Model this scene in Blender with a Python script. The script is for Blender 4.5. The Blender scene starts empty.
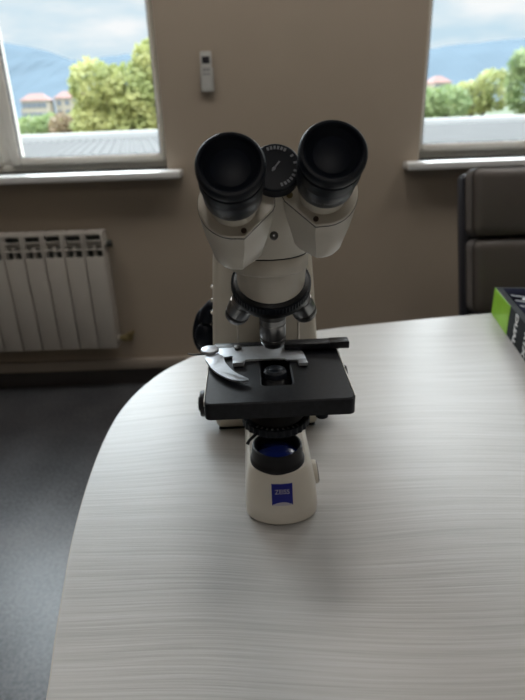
import bpy, bmesh, math, random
from mathutils import Vector, Matrix
random.seed(7)
PI = math.pi
scene = bpy.context.scene
col = scene.collection

# ------------------------------------------------------------------ materials
def new_mat(name):
    m = bpy.data.materials.new(name); m.use_nodes = True
    nt = m.node_tree
    return m, nt, nt.nodes['Principled BSDF']

def mat(name, color, rough=.5, metal=0., noise=None, var=.06, bump=0., bump_scale=200., coat=0., spec=.5, coords='Object'):
    m, nt, b = new_mat(name)
    N, L = nt.nodes, nt.links
    b.inputs['Roughness'].default_value = rough
    b.inputs['Metallic'].default_value = metal
    b.inputs['Specular IOR Level'].default_value = spec
    if coat:
        b.inputs['Coat Weight'].default_value = coat; b.inputs['Coat Roughness'].default_value = .2
    tc = N.new('ShaderNodeTexCoord')
    nz = N.new('ShaderNodeTexNoise'); nz.inputs['Scale'].default_value = noise or 30.; nz.inputs['Detail'].default_value = 4
    L.new(tc.outputs[coords], nz.inputs['Vector'])
    cr = N.new('ShaderNodeValToRGB')
    c = Vector(color)
    lo = [max(0, x*(1-var)) for x in c]; hi = [min(1, x*(1+var)) for x in c]
    cr.color_ramp.elements[0].position = .3; cr.color_ramp.elements[1].position = .7
    cr.color_ramp.elements[0].color = (*lo, 1); cr.color_ramp.elements[1].color = (*hi, 1)
    L.new(nz.outputs['Fac'], cr.inputs['Fac']); L.new(cr.outputs['Color'], b.inputs['Base Color'])
    if bump:
        n2 = N.new('ShaderNodeTexNoise'); n2.inputs['Scale'].default_value = bump_scale; n2.inputs['Detail'].default_value = 3
        L.new(tc.outputs[coords], n2.inputs['Vector'])
        bp = N.new('ShaderNodeBump'); bp.inputs['Strength'].default_value = bump; bp.inputs['Distance'].default_value = .002
        L.new(n2.outputs['Fac'], bp.inputs['Height']); L.new(bp.outputs['Normal'], b.inputs['Normal'])
    return m

M = {}
M['cream'] = mat('cream_enamel', (.64, .60, .525), .36, noise=60, var=.02, coat=.5)
M['arm_cream'] = mat('cream_textured_enamel', (.66, .615, .53), .45, noise=60, var=.02, bump=.15, bump_scale=900)
M['black'] = mat('black_plastic', (.008, .008, .010), .42, spec=.28, noise=80, var=.2)
M['rubber'] = mat('black_rubber', (.004, .006, .011), .45, noise=80, var=.2, spec=.16)
M['satin'] = mat('satin_black_metal', (.016, .020, .028), .36, spec=.4, noise=80, var=.15)
M['stage'] = mat('black_stage_enamel', (.010, .011, .014), .40, spec=.22, noise=250, var=.3, bump=.05, bump_scale=1500)
M['chrome'] = mat('brushed_steel', (.34, .34, .34), .28, 1., noise=90, var=.05)
M['steel'] = mat('satin_steel_plate', (.43, .45, .48), .42, .85, noise=200, var=.06)
M['dark_steel'] = mat('dark_steel', (.10, .10, .10), .35, .8, noise=90, var=.1)
M['blue'] = mat('blue_badge', (.005, .011, .20), .35, noise=90, var=.03)
M['white_print'] = mat('white_print', (.75, .75, .75), .6, noise=90, var=.02)
M['grey_print'] = mat('grey_print', (.22, .23, .25), .6, noise=90, var=.02)
M['badge_print'] = mat('badge_print', (.45, .43, .50), .6, noise=90, var=.02)
M['filter'] = mat('blue_filter_glass', (.006, .016, .14), .12, noise=90, var=.05, coat=.6)
M['lens'] = mat('coated_lens', (.004, .006, .012), .42, noise=90, var=.1, spec=.12)
M['red_dot'] = mat('dark_red_enamel', (.05, .028, .022), .5, noise=90, var=.02)
M['wall'] = mat('beige_wall_paint', (.345, .288, .228), .75, noise=3, var=.03, bump=.12, bump_scale=160)
M['ceiling'] = mat('white_ceiling_paint', (.78, .76, .72), .85, noise=3, var=.02)
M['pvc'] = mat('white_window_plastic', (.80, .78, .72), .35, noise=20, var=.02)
M['sill'] = mat('white_sill_laminate', (.70, .70, .69), .25, noise=20, var=.02)
M['gasket'] = mat('grey_rubber_gasket', (.10, .10, .11), .6, noise=50, var=.1)
M['radiator'] = mat('white_radiator_enamel', (.42, .395, .36), .4, noise=10, var=.03)
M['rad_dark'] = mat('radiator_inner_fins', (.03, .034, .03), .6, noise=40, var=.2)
M['brass'] = mat('brass_valve', (.26, .21, .10), .4, .7, noise=80, var=.1)
M['duct'] = mat('beige_cable_duct', (.30, .26, .22), .5, noise=12, var=.04)
M['base_dark'] = mat('dark_vinyl_baseboard', (.05, .045, .045), .55, noise=12, var=.1)
M['remote'] = mat('pale_grey_plastic', (.42, .42, .40), .5, noise=60, var=.03)
M['remote_key'] = mat('grey_rubber_keys', (.24, .24, .24), .6, noise=60, var=.05)
M['screen'] = mat('dark_lcd', (.02, .02, .025), .25, noise=60, var=.1)
M['leather'] = mat('taupe_leather', (.10, .086, .078), .42, noise=9, var=.08, bump=.2, bump_scale=350)
M['piping'] = mat('dark_leather_piping', (.05, .045, .042), .5, noise=40, var=.1)
M['frame'] = mat('dark_chair_frame', (.014, .014, .020), .4, noise=40, var=.1)
M['green'] = mat('lime_green_card', (.24, .50, .03), .4, noise=25, var=.12)
M['box_black'] = mat('black_printed_card', (.024, .027, .029), .8, spec=.1, noise=14, var=.5)
M['box_top'] = mat('dark_printed_card', (.014, .015, .026), .95, spec=.0, noise=18, var=.7)
M['metal_dot'] = mat('silver_print', (.45, .45, .47), .4, noise=40, var=.05)
M['bark'] = mat('tree_bark', (.10, .075, .055), .9, noise=12, var=.3)
M['town_wall'] = mat('pale_town_plaster', (0.367, 0.306, 0.275), .8, noise=.3, var=.06)
M['town_wall2'] = mat('cream_town_plaster', (0.408, 0.357, 0.286), .8, noise=.3, var=.06)
M['town_roof'] = mat('red_town_roof', (.20, .105, .09), .8, noise=.4, var=.1)
M['town_glass'] = mat('town_window_glass', (0.163, 0.184, 0.224), .3, noise=.4, var=.1)
M['flashing'] = mat('white_roof_flashing', (.40, .40, .395), .9, spec=.1, noise=2, var=.04)
M['roof'] = mat('white_corrugated_sheet', (.115, .115, .114), .95, spec=.05, noise=2, var=.05)
M['grass'] = mat('distant_ground', (.06, .08, .04), .95, noise=.2, var=.3)

def leaf_mat(name, c1, c2, scale=1.2):
    m, nt, b = new_mat(name); N, L = nt.nodes, nt.links
    tc = N.new('ShaderNodeTexCoord'); nz = N.new('ShaderNodeTexNoise'); nz.inputs['Scale'].default_value = scale; nz.inputs['Detail'].default_value = 6
    cr = N.new('ShaderNodeValToRGB'); cr.color_ramp.elements[0].position = .38; cr.color_ramp.elements[1].position = .62
    cr.color_ramp.elements[0].color = (*c1, 1); cr.color_ramp.elements[1].color = (*c2, 1)
    L.new(tc.outputs['Object'], nz.inputs['Vector']); L.new(nz.outputs['Fac'], cr.inputs['Fac']); L.new(cr.outputs['Color'], b.inputs['Base Color'])
    b.inputs['Roughness'].default_value = .6
    tr = N.new('ShaderNodeBsdfTranslucent'); L.new(cr.outputs['Color'], tr.inputs['Color'])
    mx = N.new('ShaderNodeMixShader'); mx.inputs[0].default_value = .35
    out = N['Material Output']
    L.new(b.outputs[0], mx.inputs[1]); L.new(tr.outputs[0], mx.inputs[2]); L.new(mx.outputs[0], out.inputs['Surface'])
    return m
M['leaf'] = leaf_mat('yellow_green_leaves', (.26, .30, .10), (.45, .45, .18))
M['leaf2'] = leaf_mat('mid_green_leaves', (.18, .26, .10), (.30, .36, .16))
M['leaf3'] = leaf_mat('russet_leaves', (.24, .17, .11), (.30, .24, .14))

def table_mat():
    m, nt, b = new_mat('pale_wood_laminate'); N, L = nt.nodes, nt.links
    tc = N.new('ShaderNodeTexCoord'); mp = N.new('ShaderNodeMapping')
    mp.inputs['Rotation'].default_value = (0, 0, math.radians(2)); mp.inputs['Scale'].default_value = (1, 1, 1)
    L.new(tc.outputs['Object'], mp.inputs['Vector'])
    # slow warp that bends the grain into long waves
    wn = N.new('ShaderNodeTexNoise'); wn.inputs['Scale'].default_value = 2.2; wn.inputs['Detail'].default_value = 1
    L.new(mp.outputs[0], wn.inputs['Vector'])
    sub = N.new('ShaderNodeVectorMath'); sub.operation = 'SUBTRACT'; sub.inputs[1].default_value = (.5, .5, .5); L.new(wn.outputs['Color'], sub.inputs[0])
    sc = N.new('ShaderNodeVectorMath'); sc.operation = 'MULTIPLY'; sc.inputs[1].default_value = (.0, .10, 0); L.new(sub.outputs[0], sc.inputs[0])
    ad = N.new('ShaderNodeVectorMath'); ad.operation = 'ADD'; L.new(mp.outputs[0], ad.inputs[0]); L.new(sc.outputs[0], ad.inputs[1])
    st = N.new('ShaderNodeMapping'); st.inputs['Scale'].default_value = (7, 420, 7); L.new(ad.outputs[0], st.inputs['Vector'])
    n1 = N.new('ShaderNodeTexNoise'); n1.inputs['Scale'].default_value = 1.; n1.inputs['Detail'].default_value = 4; n1.inputs['Roughness'].default_value = .6
    L.new(st.outputs[0], n1.inputs['Vector'])
    st2 = N.new('ShaderNodeMapping'); st2.inputs['Scale'].default_value = (2.2, 75, 2.2); L.new(ad.outputs[0], st2.inputs['Vector'])
    n2 = N.new('ShaderNodeTexNoise'); n2.inputs['Scale'].default_value = 1.; n2.inputs['Detail'].default_value = 3
    L.new(st2.outputs[0], n2.inputs['Vector'])
    mx = N.new('ShaderNodeMath'); mx.operation = 'MULTIPLY_ADD'; mx.inputs[1].default_value = .72
    L.new(n1.outputs['Fac'], mx.inputs[0])
    m2 = N.new('ShaderNodeMath'); m2.operation = 'MULTIPLY'; m2.inputs[1].default_value = .28; L.new(n2.outputs['Fac'], m2.inputs[0]); L.new(m2.outputs[0], mx.inputs[2])
    cr = N.new('ShaderNodeValToRGB'); e = cr.color_ramp.elements
    e[0].position = .36; e[0].color = (.40, .393, .381, 1); e[1].position = .62; e[1].color = (.495, .490, .482, 1)
    x = e.new(.50); x.color = (.455, .449, .435, 1)
    L.new(mx.outputs[0], cr.inputs['Fac']); L.new(cr.outputs['Color'], b.inputs['Base Color'])
    bp = N.new('ShaderNodeBump'); bp.inputs['Strength'].default_value = .5; bp.inputs['Distance'].default_value = .0006
    L.new(mx.outputs[0], bp.inputs['Height']); L.new(bp.outputs['Normal'], b.inputs['Normal'])
    b.inputs['Roughness'].default_value = .35; b.inputs['Specular IOR Level'].default_value = .34
    return m
M['table'] = table_mat()
M['table_edge'] = mat('pale_edge_band', (.42, .38, .34), .45, noise=40, var=.05)

def floor_mat():
    m, nt, b = new_mat('grey_linoleum'); N, L = nt.nodes, nt.links
    tc = N.new('ShaderNodeTexCoord')
    n1 = N.new('ShaderNodeTexNoise'); n1.inputs['Scale'].default_value = 110; n1.inputs['Detail'].default_value = 5
    n2 = N.new('ShaderNodeTexNoise'); n2.inputs['Scale'].default_value = 6; n2.inputs['Detail'].default_value = 3
    L.new(tc.outputs['Object'], n1.inputs['Vector']); L.new(tc.outputs['Object'], n2.inputs['Vector'])
    a = N.new('ShaderNodeMath'); a.operation = 'MULTIPLY_ADD'; a.inputs[1].default_value = .7; L.new(n1.outputs['Fac'], a.inputs[0])
    c = N.new('ShaderNodeMath'); c.operation = 'MULTIPLY'; c.inputs[1].default_value = .3; L.new(n2.outputs['Fac'], c.inputs[0]); L.new(c.outputs[0], a.inputs[2])
    cr = N.new('ShaderNodeValToRGB'); e = cr.color_ramp.elements
    e[0].position = .38; e[0].color = (.03, .032, .036, 1); e[1].position = .64; e[1].color = (.10, .102, .11, 1)
    L.new(a.outputs[0], cr.inputs['Fac']); L.new(cr.outputs['Color'], b.inputs['Base Color'])
    bp = N.new('ShaderNodeBump'); bp.inputs['Strength'].default_value = .25; bp.inputs['Distance'].default_value = .001
    L.new(n1.outputs['Fac'], bp.inputs['Height']); L.new(bp.outputs['Normal'], b.inputs['Normal'])
    b.inputs['Roughness'].default_value = .34
    return m
M['floor'] = floor_mat()

def glass_mat():
    m = bpy.data.materials.new('window_glass'); m.use_nodes = True; nt = m.node_tree; N, L = nt.nodes, nt.links
    N.clear(); out = N.new('ShaderNodeOutputMaterial'); t = N.new('ShaderNodeBsdfTransparent'); g = N.new('ShaderNodeBsdfGlossy')
    g.inputs['Roughness'].default_value = .02; t.inputs['Color'].default_value = (.95, .97, .96, 1)
    fr = N.new('ShaderNodeFresnel'); fr.inputs['IOR'].default_value = 1.45
    mx = N.new('ShaderNodeMixShader'); L.new(fr.outputs[0], mx.inputs[0]); L.new(t.outputs[0], mx.inputs[1]); L.new(g.outputs[0], mx.inputs[2]); L.new(mx.outputs[0], out.inputs['Surface'])
    return m
M['glass'] = glass_mat()

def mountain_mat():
    return mat('haze_blue_mountain', (.092, .122, .148), 1., noise=.004, var=.05, spec=0.)  # distance haze is painted into the blue base colour
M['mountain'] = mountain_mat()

# ------------------------------------------------------------------ mesh builder
class MB:
    def __init__(self, s=1.): self.bm = bmesh.new(); self.s = s
    def _m(self, T): return T if T is not None else Matrix()
    def box(self, a, b, bev=0., T=None, seg=2):
        t = bmesh.new()
        bmesh.ops.create_cube(t, size=1.)
        a, b = Vector(a), Vector(b)
        for v in t.verts:
            v.co = Vector(((a[i]+b[i])/2 + v.co[i]*(b[i]-a[i])) for i in range(3))
        if bev: bmesh.ops.bevel(t, geom=t.edges[:], offset=bev, segments=seg, profile=.5, affect='EDGES')
        self._add(t, T); return self
    def _add(self, t, T=None):
        T = self._m(T)
        vm = {v: self.bm.verts.new(T @ v.co) for v in t.verts}
        for f in t.faces:
            try: self.bm.faces.new([vm[v] for v in f.verts])
            except ValueError: pass
        t.free()
    def loft(self, rings, cap0=True, cap1=True, T=None, closed=True):
        T = self._m(T); R = [[self.bm.verts.new(T @ Vector(p)) for p in r] for r in rings]
        n = len(R[0])
        for i in range(len(R)-1):
            for j in range(n if closed else n-1):
                k = (j+1) % n
                self.bm.faces.new((R[i][j], R[i][k], R[i+1][k], R[i+1][j]))
        if cap0: self.bm.faces.new(R[0][::-1])
        if cap1: self.bm.faces.new(R[-1])
        return self
    def lathe(self, prof, T=None, n=48, cap0=True, cap1=True):
        """prof: list of (r, z) along local z"""
        rings = [[(r*math.cos(2*PI*j/n), r*math.sin(2*PI*j/n), z) for j in range(n)] for r, z in prof]
        return self.loft(rings, cap0, cap1, T)
    def prism(self, out, z0, z1, bev=0., T=None, seg=2):
        t = bmesh.new()
        lo = [t.verts.new((x, y, z0)) for x, y in out]; hi = [t.verts.new((x, y, z1)) for x, y in out]
        n = len(out)
        t.faces.new(lo[::-1]); t.faces.new(hi)
        for j in range(n): t.faces.new((lo[j], lo[(j+1) % n], hi[(j+1) % n], hi[j]))
        if bev:
            es = [e for e in t.edges if abs(e.verts[0].co.z-e.verts[1].co.z) < 1e-9]
            bmesh.ops.bevel(t, geom=es, offset=bev, segments=seg, profile=.5, affect='EDGES')
        self._add(t, T); return self
    def tube(self, pts, r, n=10, T=None):
        pts = [Vector(p) for p in pts]; rings = []
        prev = None
        for i, p in enumerate(pts):
            d = (pts[min(i+1, len(pts)-1)] - pts[max(i-1, 0)]).normalized()
            if prev is None: u = d.orthogonal().normalized()
            else: u = (prev - d*prev.dot(d)).normalized()
            prev = u; w = d.cross(u)
            rr = r[i] if isinstance(r, (list, tuple)) else r
            rings.append([p + (u*math.cos(2*PI*j/n)+w*math.sin(2*PI*j/n))*rr for j in range(n)])
        return self.loft(rings, True, True, T)
    def sphere(self, c, rad, T=None, n=20, m=12):
        c = Vector(c); rad = Vector(rad) if not isinstance(rad, (int, float)) else Vector((rad,)*3)
        t = bmesh.new(); bmesh.ops.create_uvsphere(t, u_segments=n, v_segments=m, radius=1.)
        for v in t.verts: v.co = Vector((c[i]+v.co[i]*rad[i] for i in range(3)))
        self._add(t, T); return self
    def quad(self, *p):
        self.bm.faces.new([self.bm.verts.new(Vector(q)) for q in p]); return self
    def build(self, name, material, parent=None, smooth=35, recalc=True, loc=None):
        if self.s != 1.: bmesh.ops.scale(self.bm, vec=(self.s,)*3, verts=self.bm.verts)
        if recalc: bmesh.ops.recalc_face_normals(self.bm, faces=self.bm.faces)
        me = bpy.data.meshes.new(name); self.bm.to_mesh(me); self.bm.free()
        if smooth:
            for p in me.polygons: p.use_smooth = True
            me.set_sharp_from_angle(angle=math.radians(smooth))
        me.materials.append(material)
        o = bpy.data.objects.new(name, me); col.objects.link(o)
        if parent: o.parent = parent
        if loc: o.location = loc
        return o

def empty(name, loc, rz=0., label=None, cat=None, group=None, kind=None):
    o = bpy.data.objects.new(name, None); col.objects.link(o); o.location = loc; o.rotation_euler = (0, 0, rz); o.empty_display_size = .05
    return tag(o, label, cat, group, kind)
def tag(o, label=None, cat=None, group=None, kind=None):
    for k, v in (('label', label), ('category', cat), ('group', group), ('kind', kind)):
        if v: o[k] = v
    return o
def struct(o, label=None):
    o['kind'] = 'structure'
    if label: o['label'] = label
    return o

def frame_to(p, z, x=(1, 0, 0)):
    """matrix with local z along z, local x near x, at p"""
    z = Vector(z).normalized(); x = Vector(x)
    if x.cross(z).length < 1e-3 or (abs(z.x) > .8 and x == Vector((1, 0, 0))): x = Vector((0, 1, 0))
    x = (x - z*x.dot(z)).normalized(); y = z.cross(x)
    m = Matrix((x, y, z)).transposed().to_4x4(); m.translation = Vector(p); return m

def text(body, size, material, parent, T, name, extrude=.1, s=.001, align='CENTER', sx=1., bold=0.):
    cu = bpy.data.curves.new(name, 'FONT'); cu.body = body; cu.size = size; cu.extrude = extrude; cu.offset = bold
    cu.align_x = align; cu.align_y = 'CENTER'
    tmp = bpy.data.objects.new(name, cu); col.objects.link(tmp)
    dg = bpy.context.evaluated_depsgraph_get(); dg.update()
    me = bpy.data.meshes.new_from_object(tmp.evaluated_get(dg))
    col.objects.unlink(tmp); bpy.data.objects.remove(tmp)
    me.transform(Matrix.Scale(s, 4) @ T @ Matrix.Diagonal((sx, 1, 1, 1)))
    me.materials.clear(); me.materials.append(material)
    o = bpy.data.objects.new(name, me); col.objects.link(o); o.parent = parent
    return o

# ------------------------------------------------------------------ room shell
WY = 2.30      # inner face of the window wall
WT = .34       # its thickness
XL, XR, YB, H = -2.6, 3.2, -2.6, 2.75
WIN = [(-1.675, -.347, .925, 2.32), (.636, 1.894, .925, 2.32)]   # x0, x1, z0, z1
w = MB()
w.box((XL-.2, WY, 0), (XR+.2, WY+WT, WIN[0][2]))
w.box((XL-.2, WY, WIN[0][3]), (XR+.2, WY+WT, H))
for a, b in ((XL-.2, WIN[0][0]), (WIN[0][1], WIN[1][0]), (WIN[1][1], XR+.2)):
    w.box((a, WY, WIN[0][2]), (b, WY+WT, WIN[0][3]))
struct(w.build('wall_far', M['wall'], smooth=0), 'beige painted wall with two windows')
struct(MB().box((XL-.2, YB, 0), (XL, WY, H)).build('wall_left', M['wall'], smooth=0))
struct(MB().box((XR, YB, 0), (XR+.2, WY, H)).build('wall_right', M['wall'], smooth=0))
struct(MB().box((XL-.2, YB-.2, 0), (XR+.2, YB, H)).build('wall_near', M['wall'], smooth=0))
struct(MB().box((XL-.2, YB-.2, -.1), (XR+.2, WY+WT, 0)).build('floor', M['floor'], smooth=0), 'mottled grey linoleum floor')
struct(MB().box((XL-.2, YB-.2, H), (XR+.2, WY+WT, H+.1)).build('ceiling', M['ceiling'], smooth=0))
struct(MB().box((XL, WY-.012, 0), (XR, WY, .072), .003).build('baseboard_far', M['base_dark']))
struct(MB().box((XL, WY-.035, .082), (XR, WY, .128), .006).build('trim_1', M['duct']), 'beige duct running along the wall above the baseboard')

FY = WY+.11    # front of window frames
for i, (x0, x1, z0, z1) in enumerate(WIN):
    nm = 'window_%d' % (i+1)
    root = empty(nm, (0, 0, 0), kind='structure')
    root['label'] = ('white plastic double window left, over the radiator', 'white plastic double window right, behind the chair')[i]
    xm = (x0+x1)/2
    f = .023; d = .075
    m = MB()
    m.box((x0-.01, FY, z0-.01), (x0+f, FY+d, z1+.01), .004); m.box((x1-f, FY, z0-.01), (x1+.01, FY+d, z1+.01), .004)
    m.box((x0+f, FY, z0-.01), (x1-f, FY+d, z0+f+.004), .004); m.box((x0+f, FY, z1-f), (x1-f, FY+d, z1+.01), .004)
    m.box((xm-.03, FY, z0+f), (xm+.03, FY+d, z1-f), .004)
    m.build('window_frame', M['pvc'], root)
    for a, b in ((x0+f, xm-.018), (xm+.018, x1-f)):
        t = .030 if True else 0
        c, e = z0+f, z1-f
        sm = MB()
        sx0 = a if a > xm else a; sw = .038
        y0, y1 = FY-.012, FY+.05
        wl, wr = (sw-.016, sw) if a < xm else (sw, sw-.024)
        if a < xm: wl = .014
        sm.box((a, y0, c), (a+wl, y1, e), .004); sm.box((b-wr, y0, c), (b, y1, e), .004)
        sm.box((a+wl, y0, c), (b-wr, y1, c+.030), .004); sm.box((a+wl, y0, e-.03), (b-wr, y1, e), .004)
        s_ = sm.build('sash', M['pvc'], root)
        gk = MB(); g = .004
        gk.box((a+wl, y0+.008, c+.03), (a+wl+g, y0+.02, e-.03)); gk.box((b-wr-g, y0+.008, c+.03), (b-wr, y0+.02, e-.03))
        gk.box((a+wl, y0+.008, c+.03), (b-wr, y0+.02, c+.03+g)); gk.box((a+wl, y0+.008, e-.03-g), (b-wr, y0+.02, e-.03))
        gk.build('gasket', M['gasket'], s_, smooth=0)
        MB().quad((a+wl-.005, FY+.02, c+.02), (b-wr+.005, FY+.02, c+.02), (b-wr+.005, FY+.02, e-.02), (a+wl-.005, FY+.02, e-.02)).build('pane', M['glass'], s_, smooth=0)
    hm = MB(); hx = xm+.038
    hm.box((hx-.013, FY-.022, 1.58), (hx+.013, FY-.012, 1.66), .004); hm.box((hx-.009, FY-.05, 1.50), (hx+.009, FY-.035, 1.64), .006); hm.box((hx-.007, FY-.04, 1.60), (hx+.007, FY-.02, 1.63), .003)
    hm.build('window_handle', M['pvc'], root)
    MB().prism([(x0-.06, WY-.085), (x1+.058, WY-.085), (x1+.06, WY), (x1, WY), (x1, FY+.02), (x0, FY+.02), (x0, WY), (x0-.06, WY)], z0-.028, z0+.0, .006).build('window_sill', M['sill'], root)

# ------------------------------------------------------------------ added fill panels on the unseen ceiling, put in to brighten the room
def fill_mat():
    m = bpy.data.materials.new('fill_diffuser'); m.use_nodes = True; N_, L_ = m.node_tree.nodes, m.node_tree.links
    N_.clear(); o_ = N_.new('ShaderNodeOutputMaterial'); e_ = N_.new('ShaderNodeEmission'); e_.inputs['Color'].default_value = (1, .95, .89, 1); e_.inputs['Strength'].default_value = FILL
    L_.new(e_.outputs[0], o_.inputs['Surface']); return m
FILL = 9.3
M['lamp'] = fill_mat()  # emission of the added fill panels
for (lx, ly, wh) in ((-1.15, 1.45, 'near the left window'), (.15, 1.45, 'before the wall pier between the windows'), (1.45, 1.45, 'near the right window'), (.1, -1.2, 'far from the windows over the near table end')):
    cl_ = empty('fill_panel', (lx, ly, H), 0, 'added square fill panel on the ceiling, out of view, %s' % wh, 'ceiling light', 'added fill panels')
    MB().box((-.31, -.31, -.03), (.31, -.29, 0)).box((-.31, .29, -.03), (.31, .31, 0)).box((-.31, -.29, -.03), (-.29, .29, 0)).box((.29, -.29, -.03), (.31, .29, 0)).build('fill_panel_frame', M['pvc'], cl_, smooth=0)
    MB().box((-.29, -.29, -.022), (.29, .29, -.012)).build('fill_panel_diffuser', M['lamp'], cl_, smooth=0)

# ------------------------------------------------------------------ radiator
rad = empty('radiator', (-1.0, 2.205, .18), 0, 'white ribbed sectional radiator on the beige wall beneath the left window', 'radiator')
RX1, nsec, sw = -.612, 11, .080
for k in range(nsec):
    xr = RX1 - k*sw - (-1.0); xl = xr-sw
    m = MB()
    zt = .515
    m.box((xl+.0025, -.012, .038), (xr-.0025, -.004, zt-.082), .003)             # front panel
    for q in (0, 1):                                                             # curved louvres at the top
        zz = zt-.056+q*.030
        m.box((xl+.004, -.010+q*.012, zz), (xr-.004, .002+q*.012, zz+.006), .002)
    m.box((xl+.0025, .0, zt), (xr-.0025, .07, zt+.012), .004)
    m.box((xl+.0025, -.010, .038), (xl+.0085, .065, zt+.008), .002); m.box((xr-.0085, -.010, .038), (xr-.0025, .065, zt+.008), .002)
    m.box(((xl+xr)/2-.003, -.006, .04), ((xl+xr)/2+.003, .065, zt-.04), .001)
    sct = m.build('section', M['radiator'], rad)
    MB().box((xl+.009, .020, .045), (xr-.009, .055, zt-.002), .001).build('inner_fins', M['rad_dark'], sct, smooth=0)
m = MB(); xa = RX1-(-1.0)
for zz in (.065, .475):
    m.tube([(xa-nsec*sw, .035, zz), (xa+.004, .035, zz)], .018, 14)
m.build('header_pipe', M['radiator'], rad)
m = MB(); m.tube([(xa+.004, .035, .475), (xa+.022, .035, .475)], .014, 12)
m.build('end_plug', M['rad_dark'], rad)
m = MB(); m.tube([(xa+.002, .03, .068), (xa+.045, .03, .068)], .011, 12); m.tube([(xa+.020, .03, .068), (xa+.036, .03, .068)], .017, 8); m.tube([(xa+.045, .03, .068), (xa+.045, .092, .068)], .010, 12)
m.tube([(xa+.045, .03, .058), (xa+.045, .03, .09)], .012, 12)
m.build('valve', M['brass'], rad)

# ------------------------------------------------------------------ remote on the wall
hold = empty('remote_holder', (-.169, WY, 1.20), 0, 'small pale plastic holder screwed to the wall pier between windows', 'holder')
MB().box((-.024, -.020, -.002), (.024, -.017, .05), .001).box((-.024, -.004, -.002), (.024, 0, .075), .001).box((-.024, -.020, -.002), (-.021, 0, .05)).box((.021, -.020, -.002), (.024, 0, .05)).box((-.024, -.020, -.004), (.024, 0, -.001)).build('cradle', M['remote'], hold, smooth=0)
rem = empty('remote_control', (-.169, WY-.0045, 1.20), 0, 'slim pale grey remote control with dark screen standing in the wall holder', 'remote control')
MB().box((-.0200, -.0125, .0), (.0200, 0, .128), .003).build('body', M['remote'], rem)
MB().box((-.0140, -.0134, .088), (.0140, -.0120, .112), .0006).build('screen', M['screen'], rem)
for r_ in range(3):
    for c_ in range(2):
        MB().box((-.013+c_*.014, -.0138, .060-r_*.016+.004), (-.001+c_*.014, -.0120, .060-r_*.016+.013), .001).build('button', M['remote_key'], rem)

# ------------------------------------------------------------------ table
left = [(.25, -.42), (.10, -.33), (.0, -.25), (-.065, -.12), (-.115, .03), (-.148, .17), (-.163, .271), (-.173, .32), (-.184, .38), (-.194, .44), (-.2025, .52), (-.2065, .60), (-.205, .66), (-.199, .71), (-.183, .768), (-.158, .822), (-.123, .866), (-.086, .897), (-.03, .927), (.109, .974), (.266, 1.005), (.459, 1.033), (.9, 1.075), (1.5, 1.09), (2.0, 1.06), (2.35, .95), (2.5, .75), (2.53, .45), (2.5, .1), (2.35, -.2), (2.0, -.42), (1.2, -.46)]
def smooth_closed(p, it=2):
    for _ in range(it):
        q = []
        for i in range(len(p)):
            a, b, c, d = p[i-1], p[i], p[(i+1) % len(p)], p[(i+2) % len(p)]
            q.append(b); q.append(tuple((-a[k]+9*b[k]+9*c[k]-d[k])/16 for k in (0, 1)))
        p = q
    return p
outl = smooth_closed(left, 2)
tb = empty('table', (1.1, .35, 0), 0, 'large pale wood grain table with rounded end carrying the microscope', 'table')
TX, TY = 1.1, .35
loc_out = [(x-TX, y-TY) for x, y in outl]
top = MB().prism(loc_out, .7265, .75, .0012).build('tabletop', M['table'], tb, smooth=30)
# edge band: a thin strip standing just proud of the top's rim
cx = sum(p[0] for p in loc_out)/len(loc_out); cy = sum(p[1] for p in loc_out)/len(loc_out)
nrm = []
for i in range(len(loc_out)):
    a, b = Vector(loc_out[i-1]), Vector(loc_out[(i+1) % len(loc_out)])
    t = (b-a).normalized(); nn = Vector((t.y, -t.x))
    if nn.dot(Vector(loc_out[i])-Vector((cx, cy))) < 0: nn = -nn
    nrm.append(nn)
r0 = [(p[0]+n.x*.0002, p[1]+n.y*.0002, .7262) for p, n in zip(loc_out, nrm)]; r1 = [(p[0]+n.x*.0014, p[1]+n.y*.0014, .7262) for p, n in zip(loc_out, nrm)]
r2 = [(x, y, .7488) for x, y, z in r1]; r3 = [(x, y, .7488) for x, y, z in r0]
MB().loft([r0, r1, r2, r3], False, False).build('edge_band', M['table_edge'], tb, smooth=40)
for lx, ly in ((.25, .55), (.3, -.05), (2.05, .6), (2.05, .0)):
    MB().box((lx-TX-.03, ly-TY-.03, 0), (lx-TX+.03, ly-TY+.03, .7265), .004).build('leg', M['remote'], tb)
MB().box((.28-TX, .02-TY, .62), (2.03-TX, .04-TY, .7265), .002).build('modesty_panel', M['table'], tb)

# ------------------------------------------------------------------ microscope (millimetres, camera-facing front is -y)
sc_ = empty('microscope', (.011, .482, .75), math.radians(1.2), 'cream and black binocular microscope standing on the pale table', 'microscope')
S = .001
def mb(): return MB(S)
def stadium(xc, hw, yf, yb, z, rf=None, rb=8., n=14):
    """outline with a rounded front (low y)"""
    rf = rf or hw
    p = []
    for j in range(n+1):
        a = PI + PI*j/n
        # elliptical front nose
        p.append((xc+hw*math.cos(a), yf+rf+rf*math.sin(a), z))
    for j in range(5):
        a = PI/2*j/4
        p.append((xc+hw-rb+rb*math.cos(a), yb-rb+rb*math.sin(a), z))
    for j in range(5):
        a = PI/2+PI/2*j/4
        p.append((xc-hw+rb+rb*math.cos(a), yb-rb+rb*math.sin(a), z))
    return p
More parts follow.
